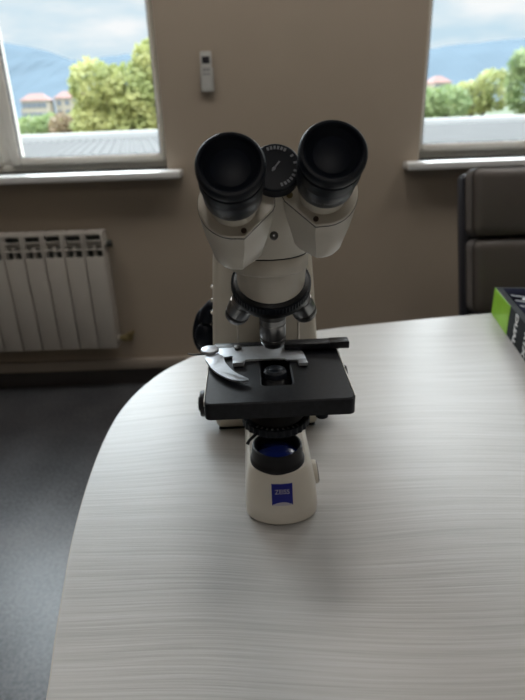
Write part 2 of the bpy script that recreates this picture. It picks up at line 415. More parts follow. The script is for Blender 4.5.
# base: narrow nose carrying the lamp, wide heel under the arm
b = mb()
b.loft([stadium(3, 35.5, -37, 190, 1.2, 26), stadium(3, 37, -39, 190, 3, 27), stadium(3, 37, -39.5, 190, 14, 27), stadium(3, 36.6, -38.8, 190, 16.5, 27),
        stadium(3, 36, -35, 190, 28, 26), stadium(2.5, 34.5, -30.5, 190, 40, 25), stadium(2, 32.5, -27.5, 190, 48.5, 24), stadium(1.5, 29, -24.5, 190, 53, 22)])
b.build('base', M['cream'], sc_, smooth=22)
h_ = mb(); h_.box((-72, 150, 1), (62, 232, 46), 9, seg=4)
h_.build('heel', M['arm_cream'], sc_)
mb().box((-68, 152, 0), (58, 228, 2), .5).build('foot', M['rubber'], sc_)
# lamp collector with blue filter
Tc = frame_to((.5, 3, 49), (0, 0, 1))
lc = mb().lathe([(27.5, -1), (28, 4), (28, 6.5), (27, 8), (26.4, 10), (25.6, 19), (25.2, 21.5), (24, 22), (22.5, 21), (21.2, 13)], Tc, 64, cap1=False).build('light_collector', M['black'], sc_)
mb().lathe([(21.3, 12.2), (15, 14.0), (8, 15), (1, 15.4)], Tc, 48).build('blue_filter', M['filter'], lc)
# badge on the nose
bz = Vector((0, -.93, .36)).normalized()
Tb = frame_to((2.2, -36.4, 37.6), (0, -.945, .33))
rings = []
def bent(u, v):   # wraps the plaque round the nose
    x = 2.2+u; return (x, -.0+(-35.9 - (v)*-.33*0 + 0) , 38+v)
bd = mb()
def nose_y(x, z):
    # surface of the loft near the badge
    tz = [(16.5, -38.8, 36.6, 27), (28, -35, 36, 26), (40, -30.5, 34.5, 25), (47, -27.5, 32.5, 24), (50.5, -24.5, 29, 22)]
    for (za, ya, ha, ra), (zb, yb_, hb, rb_) in zip(tz, tz[1:]):
        if z <= zb or zb == 50.5:
            k = (z-za)/(zb-za); yf = ya+(yb_-ya)*k; hw = ha+(hb-ha)*k; rf = ra+(rb_-ra)*k
            c = min(1, abs(x-2.5)/hw)
            return yf+rf-rf*math.sqrt(1-c*c)
def plaque(x0, x1, z0, z1, lift, bottom=lambda u: 0., n=12):
    m = mb(); g0 = []; rows = 6
    for r_ in range(rows+1):
        row = []
        for c_ in range(n+1):
            u = c_/n; x = x0+(x1-x0)*u; zb = z0+bottom(u); z = zb+(z1-zb)*r_/rows
            row.append(m.bm.verts.new((x, nose_y(x, z)-lift, z)))
        g0.append(row)
    for r_ in range(rows):
        for c_ in range(n): m.bm.faces.new((g0[r_][c_], g0[r_][c_+1], g0[r_+1][c_+1], g0[r_+1][c_]))
    ext = bmesh.ops.extrude_face_region(m.bm, geom=m.bm.faces[:])
    for v in [e for e in ext['geom'] if isinstance(e, bmesh.types.BMVert)]: v.co.y += .8
    return m
bdg = plaque(-7.6, 13.2, 24.5, 44.5, .55).build('badge', M['blue'], sc_, smooth=40)
bl = plaque(-6.4, 12.2, 24.4, 27.0, .75)
arc = bl.bm
for v in arc.verts:
    if v.co.z > 26: v.co.z = 25.0+2.6*(1-((v.co.x-2.9)/9.3)**2)
bl.build('badge_arc', M['badge_print'], bdg, smooth=40)
Tt = frame_to((2.8, nose_y(2.8, 37.4)-.95, 37.4), (0, -.94, .34))
zt_ = text('ZEISS', 6.4, M['badge_print'], bdg, Tt, 'badge_lettering', .12, sx=1.0)
# dimmer wheel on the right flank
Tw = frame_to((34.5, 10, 29), (1, .02, .1))
dw = mb().lathe([(12, -1), (12.6, 2), (12.6, 6.5), (11.8, 8), (3, 8.3)], Tw, 40).build('dimmer_wheel', M['arm_cream'], sc_)
mb().lathe([(11.2, 8.0), (11.2, 8.6), (10, 8.8), (9.2, 8.6), (9.2, 8.0)], Tw, 40).build('wheel_ring', M['dark_steel'], dw)
# arm
arm_r = []
def rr(xc, hw, y0, y1, z, r, n=5):
    p = []
    for cx_, cy_, a0 in ((xc+hw-r, y1-r, 0), (xc-hw+r, y1-r, PI/2), (xc-hw+r, y0+r, PI), (xc+hw-r, y0+r, 1.5*PI)):
        for j in range(n+1):
            a = a0+PI/2*j/n; p.append((cx_+r*math.cos(a), cy_+r*math.sin(a), z))
    return p
for z, hw, y0, y1 in ((30, 66, 150, 222), (110, 65, 150, 212), (150, 62.5, 150, 206), (190, 60, 150, 204), (225, 57.5, 150, 204), (245, 55, 151, 205), (256, 50, 154, 203), (261, 42, 160, 198)):
    arm_r.append(rr(-4.2, hw, y0, y1, z, 9))
arm = mb().loft(arm_r).build('arm', M['arm_cream'], sc_, smooth=50)
for zz in (190, 174, 158):
    k_ = (zz-150)/75
    mb().sphere((-67+k_*4.6, 164, zz), (2.4, 2.4, 2.4)).build('rivet', M['cream'], arm)
lm = mb()
lr = []
for y, hw, z0, z1 in ((185, 34, 225, 283), (120, 34, 240, 287), (60, 33, 250, 289), (20, 32, 256, 289)):
    lr.append([(-3+ (hw-6 if sx > 0 else -(hw-6))*1 + 6*math.cos(a)*1, y, (z1-6 if up else z0+6)+6*math.sin(a)) for sx, up, a0 in ((1, 1, 0), (-1, 1, PI/2), (-1, 0, PI), (1, 0, 1.5*PI)) for a in [a0+PI/2*j/4 for j in range(5)]])
lm.loft(lr).build('limb', M['arm_cream'], sc_, smooth=50)
for x_ in (-37, 36.5):  # white rods stand in for bright highlight lines down the arm front
    mb().tube([(x_, 147.5, 60), (x_, 147.5, 205)], 1.3, 12).build('highlight_rod', M['pvc'], sc_)
# focus knobs
for s_, x0, zc in ((-1, -69.5, 31), (1, 60, 31)):
    T = frame_to((x0, 168, zc), (s_, 0, 0))
    k = mb().lathe([(14, 0), (14, 3), (16.6, 4), (17.2, 5), (17.2, 20), (16.4, 21.5), (12, 22)], T, 48).build('coarse_focus_knob', M['black'], sc_)
    mb().lathe([(9.5, 21.8), (9.5, 23.4), (8.6, 24), (2, 24.2)], T, 40).build('fine_focus_knob', M['rubber'], k)
# stage
x0, x1, y0, y1 = -64, 66.5, -62, 62
def rrect(x0, x1, y0, y1, r, n=6):
    p = []
    for cx_, cy_, a0 in ((x1-r, y1-r, 0), (x0+r, y1-r, PI/2), (x0+r, y0+r, PI), (x1-r, y0+r, 1.5*PI)):
        for j in range(n+1):
            a = a0+PI/2*j/n; p.append((cx_+r*math.cos(a), cy_+r*math.sin(a)))
    return p
def plate_with_hole(out, hole, z0, z1, bev):
    m = mb(); bm_ = m.bm
    n = len(out)
    def ins(pts, d, c):   # shrink towards the centre c
        return [(p[0]+(d if p[0] < c[0] else -d), p[1]+(d if p[1] < c[1] else -d)) for p in pts]
    co = ((x0+x1)/2, 0); ch = (.7, -2)
    rings = [[(x, y, z0) for x, y in hole], [(x, y, z0) for x, y in out], [(x, y, z1-bev) for x, y in out], [(x, y, z1) for x, y in ins(out, bev, co)],
             [(x, y, z1) for x, y in ins(hole, -bev, ch)], [(x, y, z1-bev) for x, y in hole], [(x, y, z0) for x, y in hole]]
    m.loft(rings, False, False)
    bmesh.ops.remove_doubles(bm_, verts=bm_.verts, dist=.001)
    return m
st = plate_with_hole(rrect(x0, x1, y0, y1, 6), rrect(-13.5, 15, -31, 30, 5), 139.5, 155, 1.2).build('stage', M['stage'], sc_, smooth=30)
for xa_, xb_ in ((x0-.55, x0+.25), (x1-.25, x1+.55)):  # thin white strips imitate the specular shine of the side bevels
    mb().box((xa_, y0+6, 149.5), (xb_, y1-6, 154.8), .25).build('edge_glint', M['pvc'], st)
# raised rear plate of the stage, the drive bar and its ruler
rp = mb().box((14, 44, 155), (68, 66, 159), 1.2).box((-60, 52, 155), (20, 66, 158), 1.2).build('rear_plate', M['stage'], st)
db = mb().box((12, 38, 158.5), (77, 50, 165), 1.6).build('slide_drive_bar', M['stage'], st)
mb().box((58, 37.4, 158), (78, 50.6, 165.8), 1.).build('bar_cap', M['black'], db)
# slide holder: flat plate with two down-turned jaws, pivot knob and curved finger
pl = [(-66, 44), (-66, 52), (-38, 54), (-10, 58), (20, 56), (29, 42), (31, 27), (33.5, 13), (24, 13), (23.5, 18.5), (17.5, 18.5), (16, 26), (-3, 25), (-22, 26), (-27, 24), (-27.5, 15), (-38.5, 15), (-38.5, 26), (-40, 34), (-62, 36)]
pl = [(-69, 43), (-69, 52), (-41.5, 52), (-40, 57), (13, 57), (24, 48), (30, 37), (31.5, 22), (32.6, 4), (23.5, 4), (23.5, 16), (13, 16.5), (11.5, 20), (-16, 21), (-28, 21), (-29.5, 9), (-40, 9), (-40.5, 31), (-66, 28)]
hd = mb().prism(pl, 156.2, 158.0, .25).build('slide_holder', M['steel'], sc_, smooth=30)
mb().prism([(-39.8, 9.2), (-29.7, 9.2), (-29.0, 15), (-39.8, 15)], 158.0, 160.2, .3).build('jaw', M['steel'], hd)
mb().prism([(23.8, 4.3), (32.3, 4.3), (31.6, 14), (23.8, 14)], 158.0, 159.4, .3).build('jaw', M['steel'], hd)
fing = [(-64.5, 30), (-58, 33), (-50, 28), (-48.5, 20), (-46, 8), (-37.8, -11), (-27, -24), (-25, -27.5), (-27, -29.5), (-33, -29.5), (-44, -24), (-57, -6.5), (-63.5, 10), (-67, 22)]
fg = mb().prism(smooth_closed(fing, 2), 158.6, 160.4, .25).build('clip_finger', M['steel'], hd, smooth=30)
T = frame_to((-63.5, 40, 158), (0, 0, 1))
mb().lathe([(8, 2.4), (9.2, 2.8), (9.4, 4), (8.6, 5.2), (5, 6), (1, 6.3)], T, 40).build('pivot_knob', M['steel'], hd)
mb().tube([(-66, 41, 157.6), (-73.7, 40, 157.4), (-80, 41, 157), (-86.5, 43.5, 157.2)], [1.3, 1.1, .9, .7], 8).build('clip_lever', M['dark_steel'], hd)
for x_ in (-35, 20):
    mb().lathe([(4, 0), (4, 2.2), (3, 3.0), (.5, 3.2)], frame_to((x_, 49, 158), (0, 0, 1)), 24).build('screw', M['dark_steel'], hd)
# stage underside, bracket, drive knobs
mb().box((-34, 30, 96), (30, 150, 112), 3).box((-34, 30, 100), (30, 58, 137.5), 3).build('stage_bracket', M['black'], sc_)
mb().box((-56, -20, 124), (-18, 40, 137.5), 2).build('stage_rail', M['black'], sc_)
dk = mb().lathe([(5, 0), (5, 14), (9, 15), (9.6, 16), (9.6, 30), (8.6, 31.5), (3, 32)], frame_to((47, 10, 137), (0, 0, -1)), 36).build('stage_drive_knob', M['black'], sc_)
mb().lathe([(6.5, 31), (6.5, 40), (5.5, 41), (1, 41.2)], frame_to((47, 10, 137), (0, 0, -1)), 30).build('stage_drive_knob_lower', M['rubber'], dk)
mb().box((30, -5, 112), (40, 20, 137), 2).build('condenser_clamp', M['cream'], sc_)
mb().lathe([(6, 0), (6, 9), (8, 10), (8, 17), (7, 18), (2, 18.3)], frame_to((62, 60, 120), (1, 0, 0)), 32).build('stage_clamp_knob', M['black'], sc_)
# condenser
Tk = frame_to((0, 0, 0), (0, 0, 1))
cd = mb().lathe([(22, 96), (27, 97), (27.5, 101), (27.5, 112), (25, 116), (22, 128), (21, 140), (13, 143), (9.5, 146), (8.5, 147)], Tk, 56).build('condenser', M['black'], sc_)
kn = mb(); n = 120
def knurl(r, z): return [((r+(.9 if j % 4 < 2 else 0))*math.cos(2*PI*j/n), (r+(.9 if j % 4 < 2 else 0))*math.sin(2*PI*j/n), z) for j in range(n)]
kn.loft([knurl(31, 99), knurl(32.5, 100), knurl(32.5, 107), knurl(31, 108)]).build('iris_ring', M['rubber'], cd, smooth=20)
for j in range(9):
    a = math.radians(232+j*9.5)
    T = frame_to((30.5*math.cos(a), 30.5*math.sin(a), 108.1), (0, 0, 1), (math.cos(a), math.sin(a), 0))
    mb().box((-1.6, -1.0, 0), (1.6, 1.0, .3), T=T).build('iris_mark', M['grey_print'], cd, smooth=0)
mb().tube([(-20, -28, 103), (-27, -36, 101), (-29, -38, 98)], [1.6, 1.4, 1.8], 10).build('iris_lever', M['black'], cd)
Tl = frame_to((.5, 6, 0), (0, 0, 1))
cl = mb().lathe([(11.5, 142), (11.8, 148), (11.2, 151.5), (9.0, 153.5), (8.2, 153.6)], Tl, 40).build('condenser_lens_mount', M['satin'], cd)
mb().lathe([(8.3, 152.6), (7, 153.6), (4, 154.4), (.6, 154.7)], Tl, 32).build('condenser_lens', M['lens'], cl)
mb().box((-30, -45, 128), (30, 45, 138), 3).build('condenser_carrier', M['black'], sc_)

# revolving nosepiece
tilt = math.radians(29)
nax = Vector((0, math.sin(tilt), -math.cos(tilt)))            # points down and away
nc = Vector((-.9, 12, 236))
Tn = frame_to(nc, nax)
npc = mb().lathe([(30, -8), (34.0, -6), (35.2, -3), (35.5, 3), (34.5, 8), (31, 12), (24, 14), (14, 15), (2, 15.5)], Tn, 72).build('nosepiece', M['black'], sc_)
kr = mb(); n = 144
kr.loft([[((36.0+(.5 if j % 2 else 0))*math.cos(2*PI*j/n), (36.0+(.5 if j % 2 else 0))*math.sin(2*PI*j/n), z) for j in range(n)] for z in (-5.5, -5, 0, .5)], T=Tn)
kr.build('grip_ring', M['rubber'], npc, smooth=15)
for j in range(4):
    a = math.radians(-90+90*j)
    # local frame of the disc: x, y in plane, z along nax ; the front of the disc holds the active one
    loc = Tn @ Vector((20*math.cos(a), 20*math.sin(a), 6))
    # outward radial direction in world
    rad_dir = ((Tn @ Vector((math.cos(a), math.sin(a), 0))) - nc).normalized()
    dvec = (nax*math.cos(tilt)+rad_dir*math.sin(tilt)*(1 if j == 0 else .72)).normalized()
    if j == 0 and (dvec - Vector((0, 0, -1))).length > .6:
        pass
    T = frame_to(loc, dvec)
    ln = 41 if j else 39.5
    ob = mb().lathe([(11, 0), (12.2, 4), (12.2, 15), (11.6, 15.5), (11.6, 17), (12.2, 17.5), (12.2, ln-12), (11.2, ln-9), (11.2, ln-3), (10, ln-1), (7.5, ln)], T, 48).build('objective', M['chrome'], npc)
    mb().lathe([(12.35, 5), (12.5, 5.4), (12.5, 11), (12.35, 11.4)], T, 48).build('colour_band', M['dark_steel'], ob)
    mb().lathe([(11.5, ln-9.3), (11.9, ln-9), (11.9, ln-6.5), (11.5, ln-6.2)], T, 48).build('knurled_band', M['dark_steel'], ob)
    mb().lathe([(7.4, ln-.5), (7.0, ln+.3), (3, ln+.6), (.5, ln+.7)], T, 32).build('front_lens', M['lens'], ob)

# cream head: nose cone, round body
hb = mb()
n = 64
def circ(c, R, ty=0., yaw=0): return [(c[0]+R*math.cos(2*PI*j/n), c[1]+R*math.sin(2*PI*j/n)*math.cos(ty), c[2]+R*math.sin(2*PI*j/n)*math.sin(ty)) for j in range(n)]
hb.loft([circ((-1.0, 9.0, 240), 30.5, tilt), circ((-1.0, 6, 255), 31.4, .1), circ((-1.0, 5, 259), 31.6)])
hb.build('nose_cone', M['cream'], sc_, smooth=40)
cb = mb().lathe([(32, 255), (33.8, 256), (34.4, 257.5), (34.6, 268.6), (34.2, 269.4)], frame_to((-2.5, 2, 0), (0, 0, 1)), 72).build('head_collar', M['cream'], sc_)
mb().lathe([(33.7, 269), (33.7, 270.6)], frame_to((-2.5, 2, 0), (0, 0, 1)), 72).build('collar_seam', M['black'], cb)
# binocular block: wedge that rises towards the hinge
wb = mb()
def wring(z, hx, yf, yb_, r=12): return rr(-2.5, hx, yf, yb_, z, r, 6)
wb.loft([rr(-2.5, 33.8, -31.8, 35.8, 270.4, 33, 6), rr(-2.5, 34.6, -32.6, 36.6, 271.4, 33, 6), rr(-2.5, 34.6, -32.6, 36.6, 288, 32, 6), rr(-2.5, 33, -40, 40, 298, 26, 6), rr(-2.5, 30, -52, 46, 312, 18, 6), rr(-2.5, 24, -62, 40, 326, 14, 6), rr(-2.5, 16, -66, 10, 336, 8, 6)])
bb = wb.build('binocular_body', M['cream'], sc_, smooth=50)
AX = Vector((0, math.cos(math.radians(33)), -math.sin(math.radians(33))))   # down the tubes
UPV = Vector((0, math.sin(math.radians(33)), math.cos(math.radians(33))))
hp = mb()
T = frame_to(Vector((.3, -80, 343)), AX)
mb().lathe([(8, 6), (8, 60)], T, 32).build('hinge_post', M['cream'], bb)
dl = mb().lathe([(14, -2.5), (16.6, -2), (17.5, -.8), (17.5, 8), (15.5, 9)], frame_to(Vector((.3, -85, 347)), AX), 64).build('hinge_dial', M['rubber'], bb)
dc = Vector((.3, -85, 347)) - AX*2.6
for a0 in [60, 70, 80, 90, 100, 110, 33, 10, -15, -30, -42, -53, -64, -75]:
    a = math.radians(a0)
    rdir = Vector((math.cos(a), 0, 0))+UPV*math.sin(a)
    T = frame_to(dc+rdir*13.6, -AX, rdir.cross(AX))
    mb().box((-.75, -1.2, 0), (.75, 1.2, .2), T=T).build('dial_mark', M['grey_print'], dl, smooth=0)
T = frame_to(dc, -AX, Vector((math.cos(.9), 0, 0))+UPV*math.sin(.9))
mb().box((-4, -.5, 0), (4.5, .5, .25), T=T).sphere((-2, 0, 0), (1.5, 1.2, .4), T=T).build('dial_symbol', M['grey_print'], dl, smooth=0)
mb().lathe([(3.2, 0), (3.2, 2), (2, 2.6), (.3, 2.8)], frame_to((-1, -67, 297), -AX), 20).build('hinge_screw', M['dark_steel'], bb)

# the two eyepieces with their prism housings
EYES = [(-29.2, -130, 355.0, -1), (34.0, -122, 359.6, 1)]
for ex, ey, ez, s_ in EYES:
    E = Vector((ex, ey, ez))
    def A(sd): return E + AX*sd
    T = frame_to(E, AX, (1, 0, 0))
    tube_ = mb().lathe([(17.6, 34), (17.6, 70)], T, 64).build('eyepiece_tube', M['cream'], sc_)
    bandm = mb().lathe([(19.0, 20), (20.2, 24), (20.3, 28), (20.0, 39.5), (19.2, 41), (17, 41.1)], T, 72).build('eyepiece_barrel', M['satin'], tube_)
    cup = mb().lathe([(17.0, 3.0), (17.6, 1.0), (18.8, -.1), (20.4, .1), (21.4, 1.5), (21.6, 5), (21.2, 8), (20.3, 9), (20.3, 10.5), (21.0, 11.2), (21.2, 21), (20.4, 23), (18, 23.5)], T, 72, cap0=False).build('eyecup', M['rubber'], tube_)
    inner = mb().lathe([(17.1, 2.6), (15.5, 4.0), (12, 6)], T, 56, cap0=False, cap1=False).build('cup_lining', M['rubber'], cup)
    mb().lathe([(12.4, 5.2), (9, 4.4), (5, 3.9), (.6, 3.7)], T, 48).build('eye_lens', M['lens'], cup)
    # faint lettering round the barrel: short pale strokes
    import itertools
    angs = [250, 253, 256, 259.5, 262.5] if s_ < 0 else [238, 241, 244, 249, 252, 255, 262, 266, 269, 272, 275, 278, 281, 284, 287, 290]
    for q, a0 in enumerate(angs):
        a = math.radians(a0)
        # direction around the axis: x and UPV
        rdir = Vector((math.cos(a), 0, 0))+UPV*math.sin(a)
        T2 = frame_to(A(33)+rdir*20.15, rdir, rdir.cross(AX))
        hh = 1.0 if q % 3 else 1.4
        mb().box((-.28, -hh, 0), (.28, hh, .12), T=T2).build('barrel_mark', M['grey_print'], bandm, smooth=0)
    # prism housing
    # prof returns x measured towards the hinge for the left housing; mirror it for the right one
    def hp_ring(center, sc, sh, udir, scv=None):
        out = []
        base_p = []
        for j in range(19):
            a = math.radians(95 + j*(178/18))
            base_p.append((25.2*math.cos(a), 25.2*math.sin(a)))
        base_p += [(6.5, -25.5), (27.0, -5.5), (28.6, -2), (28.6, 6), (24, 14), (10, 24)]
        for x, v in base_p:
            out.append(center + Vector((-s_*(x*sc+sh), 0, 0)) + udir*(v*(scv or sc)))
        return out
    c0 = A(56)
    dn = Vector((0, .62, -.78)).normalized()
    dn = Vector((0, .34, -.94)).normalized()
    U2 = Vector((0, .72, .69)).normalized(); U3 = Vector((0, .9, .43)).normalized()
    hs = mb().loft([hp_ring(A(55.2), .96, 0, UPV), hp_ring(c0, .995, 0, UPV), hp_ring(c0+AX*1.6, 1., 0, UPV), hp_ring(c0+AX*2.2, 1., 0, UPV),
               hp_ring(c0+AX*3+dn*8, .96, 0, UPV), hp_ring(c0+AX*3+dn*20, .86, 0, U2), hp_ring(c0+AX*3+dn*32, .74, 0, U3), hp_ring(c0+AX*3+dn*40, .66, 0, U3), hp_ring(c0+AX*3+dn*43.5, .56, 0, U3), hp_ring(c0+AX*3+dn*45, .42, 0, U3)])
    ho = hs.build('prism_housing', M['cream'], sc_, smooth=38)
    sm_ = mb().loft([hp_ring(c0+AX*1.5, 1.012, 0, UPV), hp_ring(c0+AX*2.4, 1.012, 0, UPV)]).build('housing_seam', M['black'], ho)
    sv = A(55.2)+Vector((-s_*6.3, 0, 0))-UPV*20.8
    mb().lathe([(2.0, 0), (2.0, .8), (1.2, 1.2), (.2, 1.2)], frame_to(sv, -AX), 16).build('screw', M['red_dot'], ho)
mb().lathe([(2.3, 0), (2.3, 1), (1.2, 1.4), (.2, 1.4)], frame_to((10, -80, 328), -AX), 16).build('screw', M['brass'], bb)
T = frame_to((32, -18, 271), Vector((.95, -.15, .2)))
mb().lathe([(2, 0), (2, 7), (5, 8), (5.4, 9), (5.4, 13), (4.4, 14), (1, 14.3)], T, 28).build('head_clamp_screw', M['chrome'], cb)
# mains cable wound behind the arm
cbm = mb()
pts = []
for i_ in range(0, 220):
    a = i_/219*2*PI*3.5
    wob = 5*math.sin(i_*.11)
    pts.append((-80+15*math.sin(a)*.9 + wob*.3, 212+(i_ % 63)/63*14, 112+23*math.cos(a)+wob))
cbm.tube(pts, 5.2, 10)
cbm.tube([(-80, 214, 130), (-76, 212, 144), (-71, 208, 152), (-62, 206, 150)], [10, 9, 8, 6], 14)
cbm.sphere((-82, 214, 108), (14, 10, 19))
cbm.build('power_cable', M['rubber'], sc_)

# ------------------------------------------------------------------ office chair
ch = empty('office_chair', (.760, 1.345, 0), math.radians(1), 'taupe leather office chair with dark frame behind the table', 'chair')
# local: x right, -y towards the table; back of chair faces window, pads face the viewer
def pad(z0, z1, zb=0):
    m = MB(); n = 16; rows = []
    nx, nz = 14, 8
    x0, x1 = -.25, .25
    front = []; 
    t = bmesh.new(); bmesh.ops.create_cube(t, size=1.)
    for v in t.verts: v.co = Vector((v.co.x*(x1-x0), v.co.y*.07, (z0+z1)/2+v.co.z*(z1-z0)))
    bmesh.ops.subdivide_edges(t, edges=t.edges[:], cuts=5, use_grid_fill=True)
    bmesh.ops.bevel(t, geom=[e for e in t.edges if e.calc_face_angle(0) > 1], offset=.022, segments=4, profile=.5, affect='EDGES')
    zc = (z0+z1)/2
    for v in t.verts:
        u = v.co.x/.25; w_ = (v.co.z-zc)/((z1-z0)/2)
        if v.co.y < 0: v.co.y -= .018*(1-u*u*.8)*(1-w_*w_*.6)
        v.co.y += -.05*u*u*.5
    m._add(t); return m
def tilt_obj(o, ang, piv):
    o.data.transform(Matrix.Translation(piv) @ Matrix.Rotation(ang, 4, 'X') @ Matrix.Translation(-Vector(piv)))
up = pad(.822, .985).build('upper_back_pad', M['leather'], ch, smooth=60)
mid = pad(.633, .818).build('middle_back_pad', M['leather'], ch, smooth=60)
low = pad(.50, .629).build('lower_back_pad', M['leather'], ch, smooth=60)
fr = MB().box((-.257, .0, .50), (.257, .045, .975), .015, seg=3)
frm = fr.build('back_frame', M['frame'], ch)
for o in (up, mid, low, frm):
    o.data.transform(Matrix.Translation((0, .0, 0)))
    for v in o.data.vertices: v.co.x *= 1-.07*max(0, .98-v.co.z)/.35
    tilt_obj(o, math.radians(-11), (0, .02, .55))
sp = MB(); t = bmesh.new()
sp.box((-.25, -.48, .40), (.25, 0.03, .485), .03, seg=4)
sp.build('seat', M['leather'], ch, smooth=60)
MB().box((-.22, -.42, .375), (.22, 0, .40), .008).build('seat_pan', M['frame'], ch)
MB().box((-.04, -.02, .37), (.04, .06, .56), .01).build('back_bracket', M['frame'], ch)
MB().tube([(0, -.22, .10), (0, -.22, .38)], [.028, .02], 20).build('gas_column', M['frame'], ch)
for j in range(5):
    a = 2*PI*j/5+.3
    l = MB().tube([(0, -.22, .12), (.29*math.cos(a), -.22+.29*math.sin(a), .075)], [.026, .014], 10).build('base_leg', M['frame'], ch)
    ca, sa = math.cos(a), math.sin(a)
    T = frame_to((.29*ca, -.22+.29*sa, .028), (-sa, ca, 0))
    MB().lathe([(.027, -.022), (.027, -.004), (.012, -.004), (.012, .004), (.027, .004), (.027, .022)], T, 20).tube([(.29*ca, -.22+.29*sa, .05), (.29*ca, -.22+.29*sa, .08)], .008).build('caster', M['rubber'], l)

# ------------------------------------------------------------------ boxed card on the table
import math as _m
P0 = Vector((.4515, 1.030)); P1 = Vector((.4175, .805))
dv = (P1-P0).normalized(); ang = _m.atan2(dv.y, dv.x)
bx = empty('product_box', (P0.x, P0.y, .75), ang, 'black printed cardboard box with lime green end lying on the table by the chair', 'box')
# local x runs towards the viewer along the visible face, local y to the right of it
L_, W_, H_ = .36, .24, .054
MB().box((0.0, 0, 0), (L_, W_, H_), .001).build('carton', M['box_black'], bx)
MB().box((-.0006, -.0006, .0005), (.112, .0005, H_-.0005)).box((-.0006, -.0006, .0005), (.0005, W_, H_-.0005)).build('green_end', M['green'], bx)
lidp = MB().prism([(.01, .012), (L_-.01, .012), (L_-.01, W_-.01), (.01, W_-.01)], H_, H_+.0006).build('top_print', M['box_top'], bx, smooth=0)
for (a_, b_, r_) in ((.075, .035, .006), (.11, .05, .004), (.07, .09, .008), (.13, .03, .004)):
    MB().lathe([(r_, H_), (r_, H_+.001)], frame_to((a_, b_, 0), (0, 0, 1)), 16).build('silver_emblem', M['metal_dot'], lidp, smooth=0)
mm = MB()
for k in range(3):
    mm.quad((.05+k*.03, .015, H_+.0012), (.056+k*.03, .015, H_+.0012), (.11+k*.03, .12, H_+.0012), (.104+k*.03, .12, H_+.0012))
mm.build('diagonal_stripe', M['grey_print'], lidp, smooth=0)
def side_text(body, size, xx, zc, up=True):
    # text on face y=0 (normal -y local), reading downwards
    T = frame_to((xx, -.0003, zc), (0, -1, 0), (0, 0, -1))
    return text(body, size, M['white_print'], bx, T, 'side_lettering', .0003, 1., bold=.0006)
side_text('DUAL', .0205, .155, H_/2)
side_text('RTX', .021, .212, H_/2-.004)

# ------------------------------------------------------------------ outside
struct(MB().quad((-9000, 3.5, -7), (9000, 3.5, -7), (9000, 9000, -7), (-9000, 9000, -7)).build('ground', M['grass'], smooth=0), 'ground beyond the building')
# corrugated roof next door, turned a little from the wall
ra = math.radians(11.5)
rt = empty('roof_structure', (-5.8, 14.8, .5), ra, 'white corrugated roof with flat white ridge outside both windows', 'roof')
m = MB(); pitch = .17
nx = int(34/pitch); ring0, ring1 = [], []
for k in range(-80, nx):
    x = k*pitch
    for dx, dz in ((0, 0), (.035, .035), (.075, .035), (.11, 0)):
        ring0.append((x+dx, -11.0, dz-.05)); ring1.append((x+dx, 0, dz))
m.loft([ring0, ring1], False, False, closed=False)
m.build('corrugated_sheet', M['roof'], rt, smooth=0)
MB().box((-14, 0, -.1), (34, .5, .19), .02).build('ridge_flashing', M['flashing'], rt, smooth=30)
struct(MB().box((-14, -10.5, -7.5), (34, .4, -.12), T=Matrix.Translation((-5.8, 14.8, .5)) @ Matrix.Rotation(ra, 4, 'Z')).build('neighbouring_building_wall', M['town_wall'], smooth=0), 'walls of the neighbouring low building')

def leafball(m, c, r, n, ls):
    for _ in range(n):
        d = Vector((random.gauss(0, 1), random.gauss(0, 1), random.gauss(0, 1))).normalized()
        rr_ = random.uniform(.55, 1.06)**.6
        p = Vector(c)+Vector((d.x*r[0], d.y*r[1], d.z*r[2]))*rr_
        u = Vector((random.gauss(0, 1), random.gauss(0, 1), random.gauss(0, 1))).normalized(); v = u.orthogonal().normalized()
        s = ls*random.uniform(.6, 1.3)
        m.bm.faces.new([m.bm.verts.new(p+u*s), m.bm.verts.new(p+v*s*.6), m.bm.verts.new(p-u*s), m.bm.verts.new(p-v*s*.6)])
def tree(name, base, blobs, lm, label, ls=.11, dens=900, h=None, group='trees beyond the white roof'):
    root = empty(name, base, 0, label, 'tree', group)
    bx_, by_, bz_ = base
    tk = MB(); cz = sum(b[2] for b in blobs)/len(blobs)-bz_
    tk.tube([(0, 0, 0), (.1, 0, cz*.5), (0, .1, cz)], [.28, .2, .10], 10)
    for (x, y, z, rx, ry, rz) in blobs:
        tk.tube([(.05, .02, cz*.6), ((x-bx_)*.5, (y-by_)*.5, (cz*.75+(z-bz_))/2), (x-bx_, y-by_, z-bz_)], [.12, .08, .03], 6)
    tk.build('trunk', M['bark'], root)
    m = MB()
    for (x, y, z, rx, ry, rz) in blobs:
        leafball(m, (x-bx_, y-by_, z-bz_), (rx, ry, rz), int(dens*rx*rz/.6), ls)
    m.build('crown', lm, root, smooth=0, recalc=False)
    return root
tree('broadleaf_tree', (-4.2, 20.5, -7), [(-5.15, 20, 1.9, .75, .8, .85), (-4.6, 20.4, 1.2, .9, .9, .9), (-3.9, 20, 1.6, .9, .9, .95), (-3.2, 20.3, 2.35, .75, .8, .85), (-3.35, 20, 1.3, .9, .9, .9), (-4.3, 20, .5, 1.2, .9, .8), (-3.0, 20, .5, .9, .9, .8), (-5.3, 20, .8, .7, .8, .8), (-2.4, 20.5, 1.8, .8, .8, 1.1), (-4.5, 20.2, 2.2, .35, .4, .35)], M['leaf'],
     'tall yellow-green leafy tree, largest of those seen through the left window')
tree('bushy_tree', (-7.4, 22, -7), [(-8.0, 22, .55, .8, .7, .55), (-7.5, 22, .75, .55, .7, .45)], M['leaf2'],
     'low mid-green bush-topped tree at the left edge of the left window', dens=800)
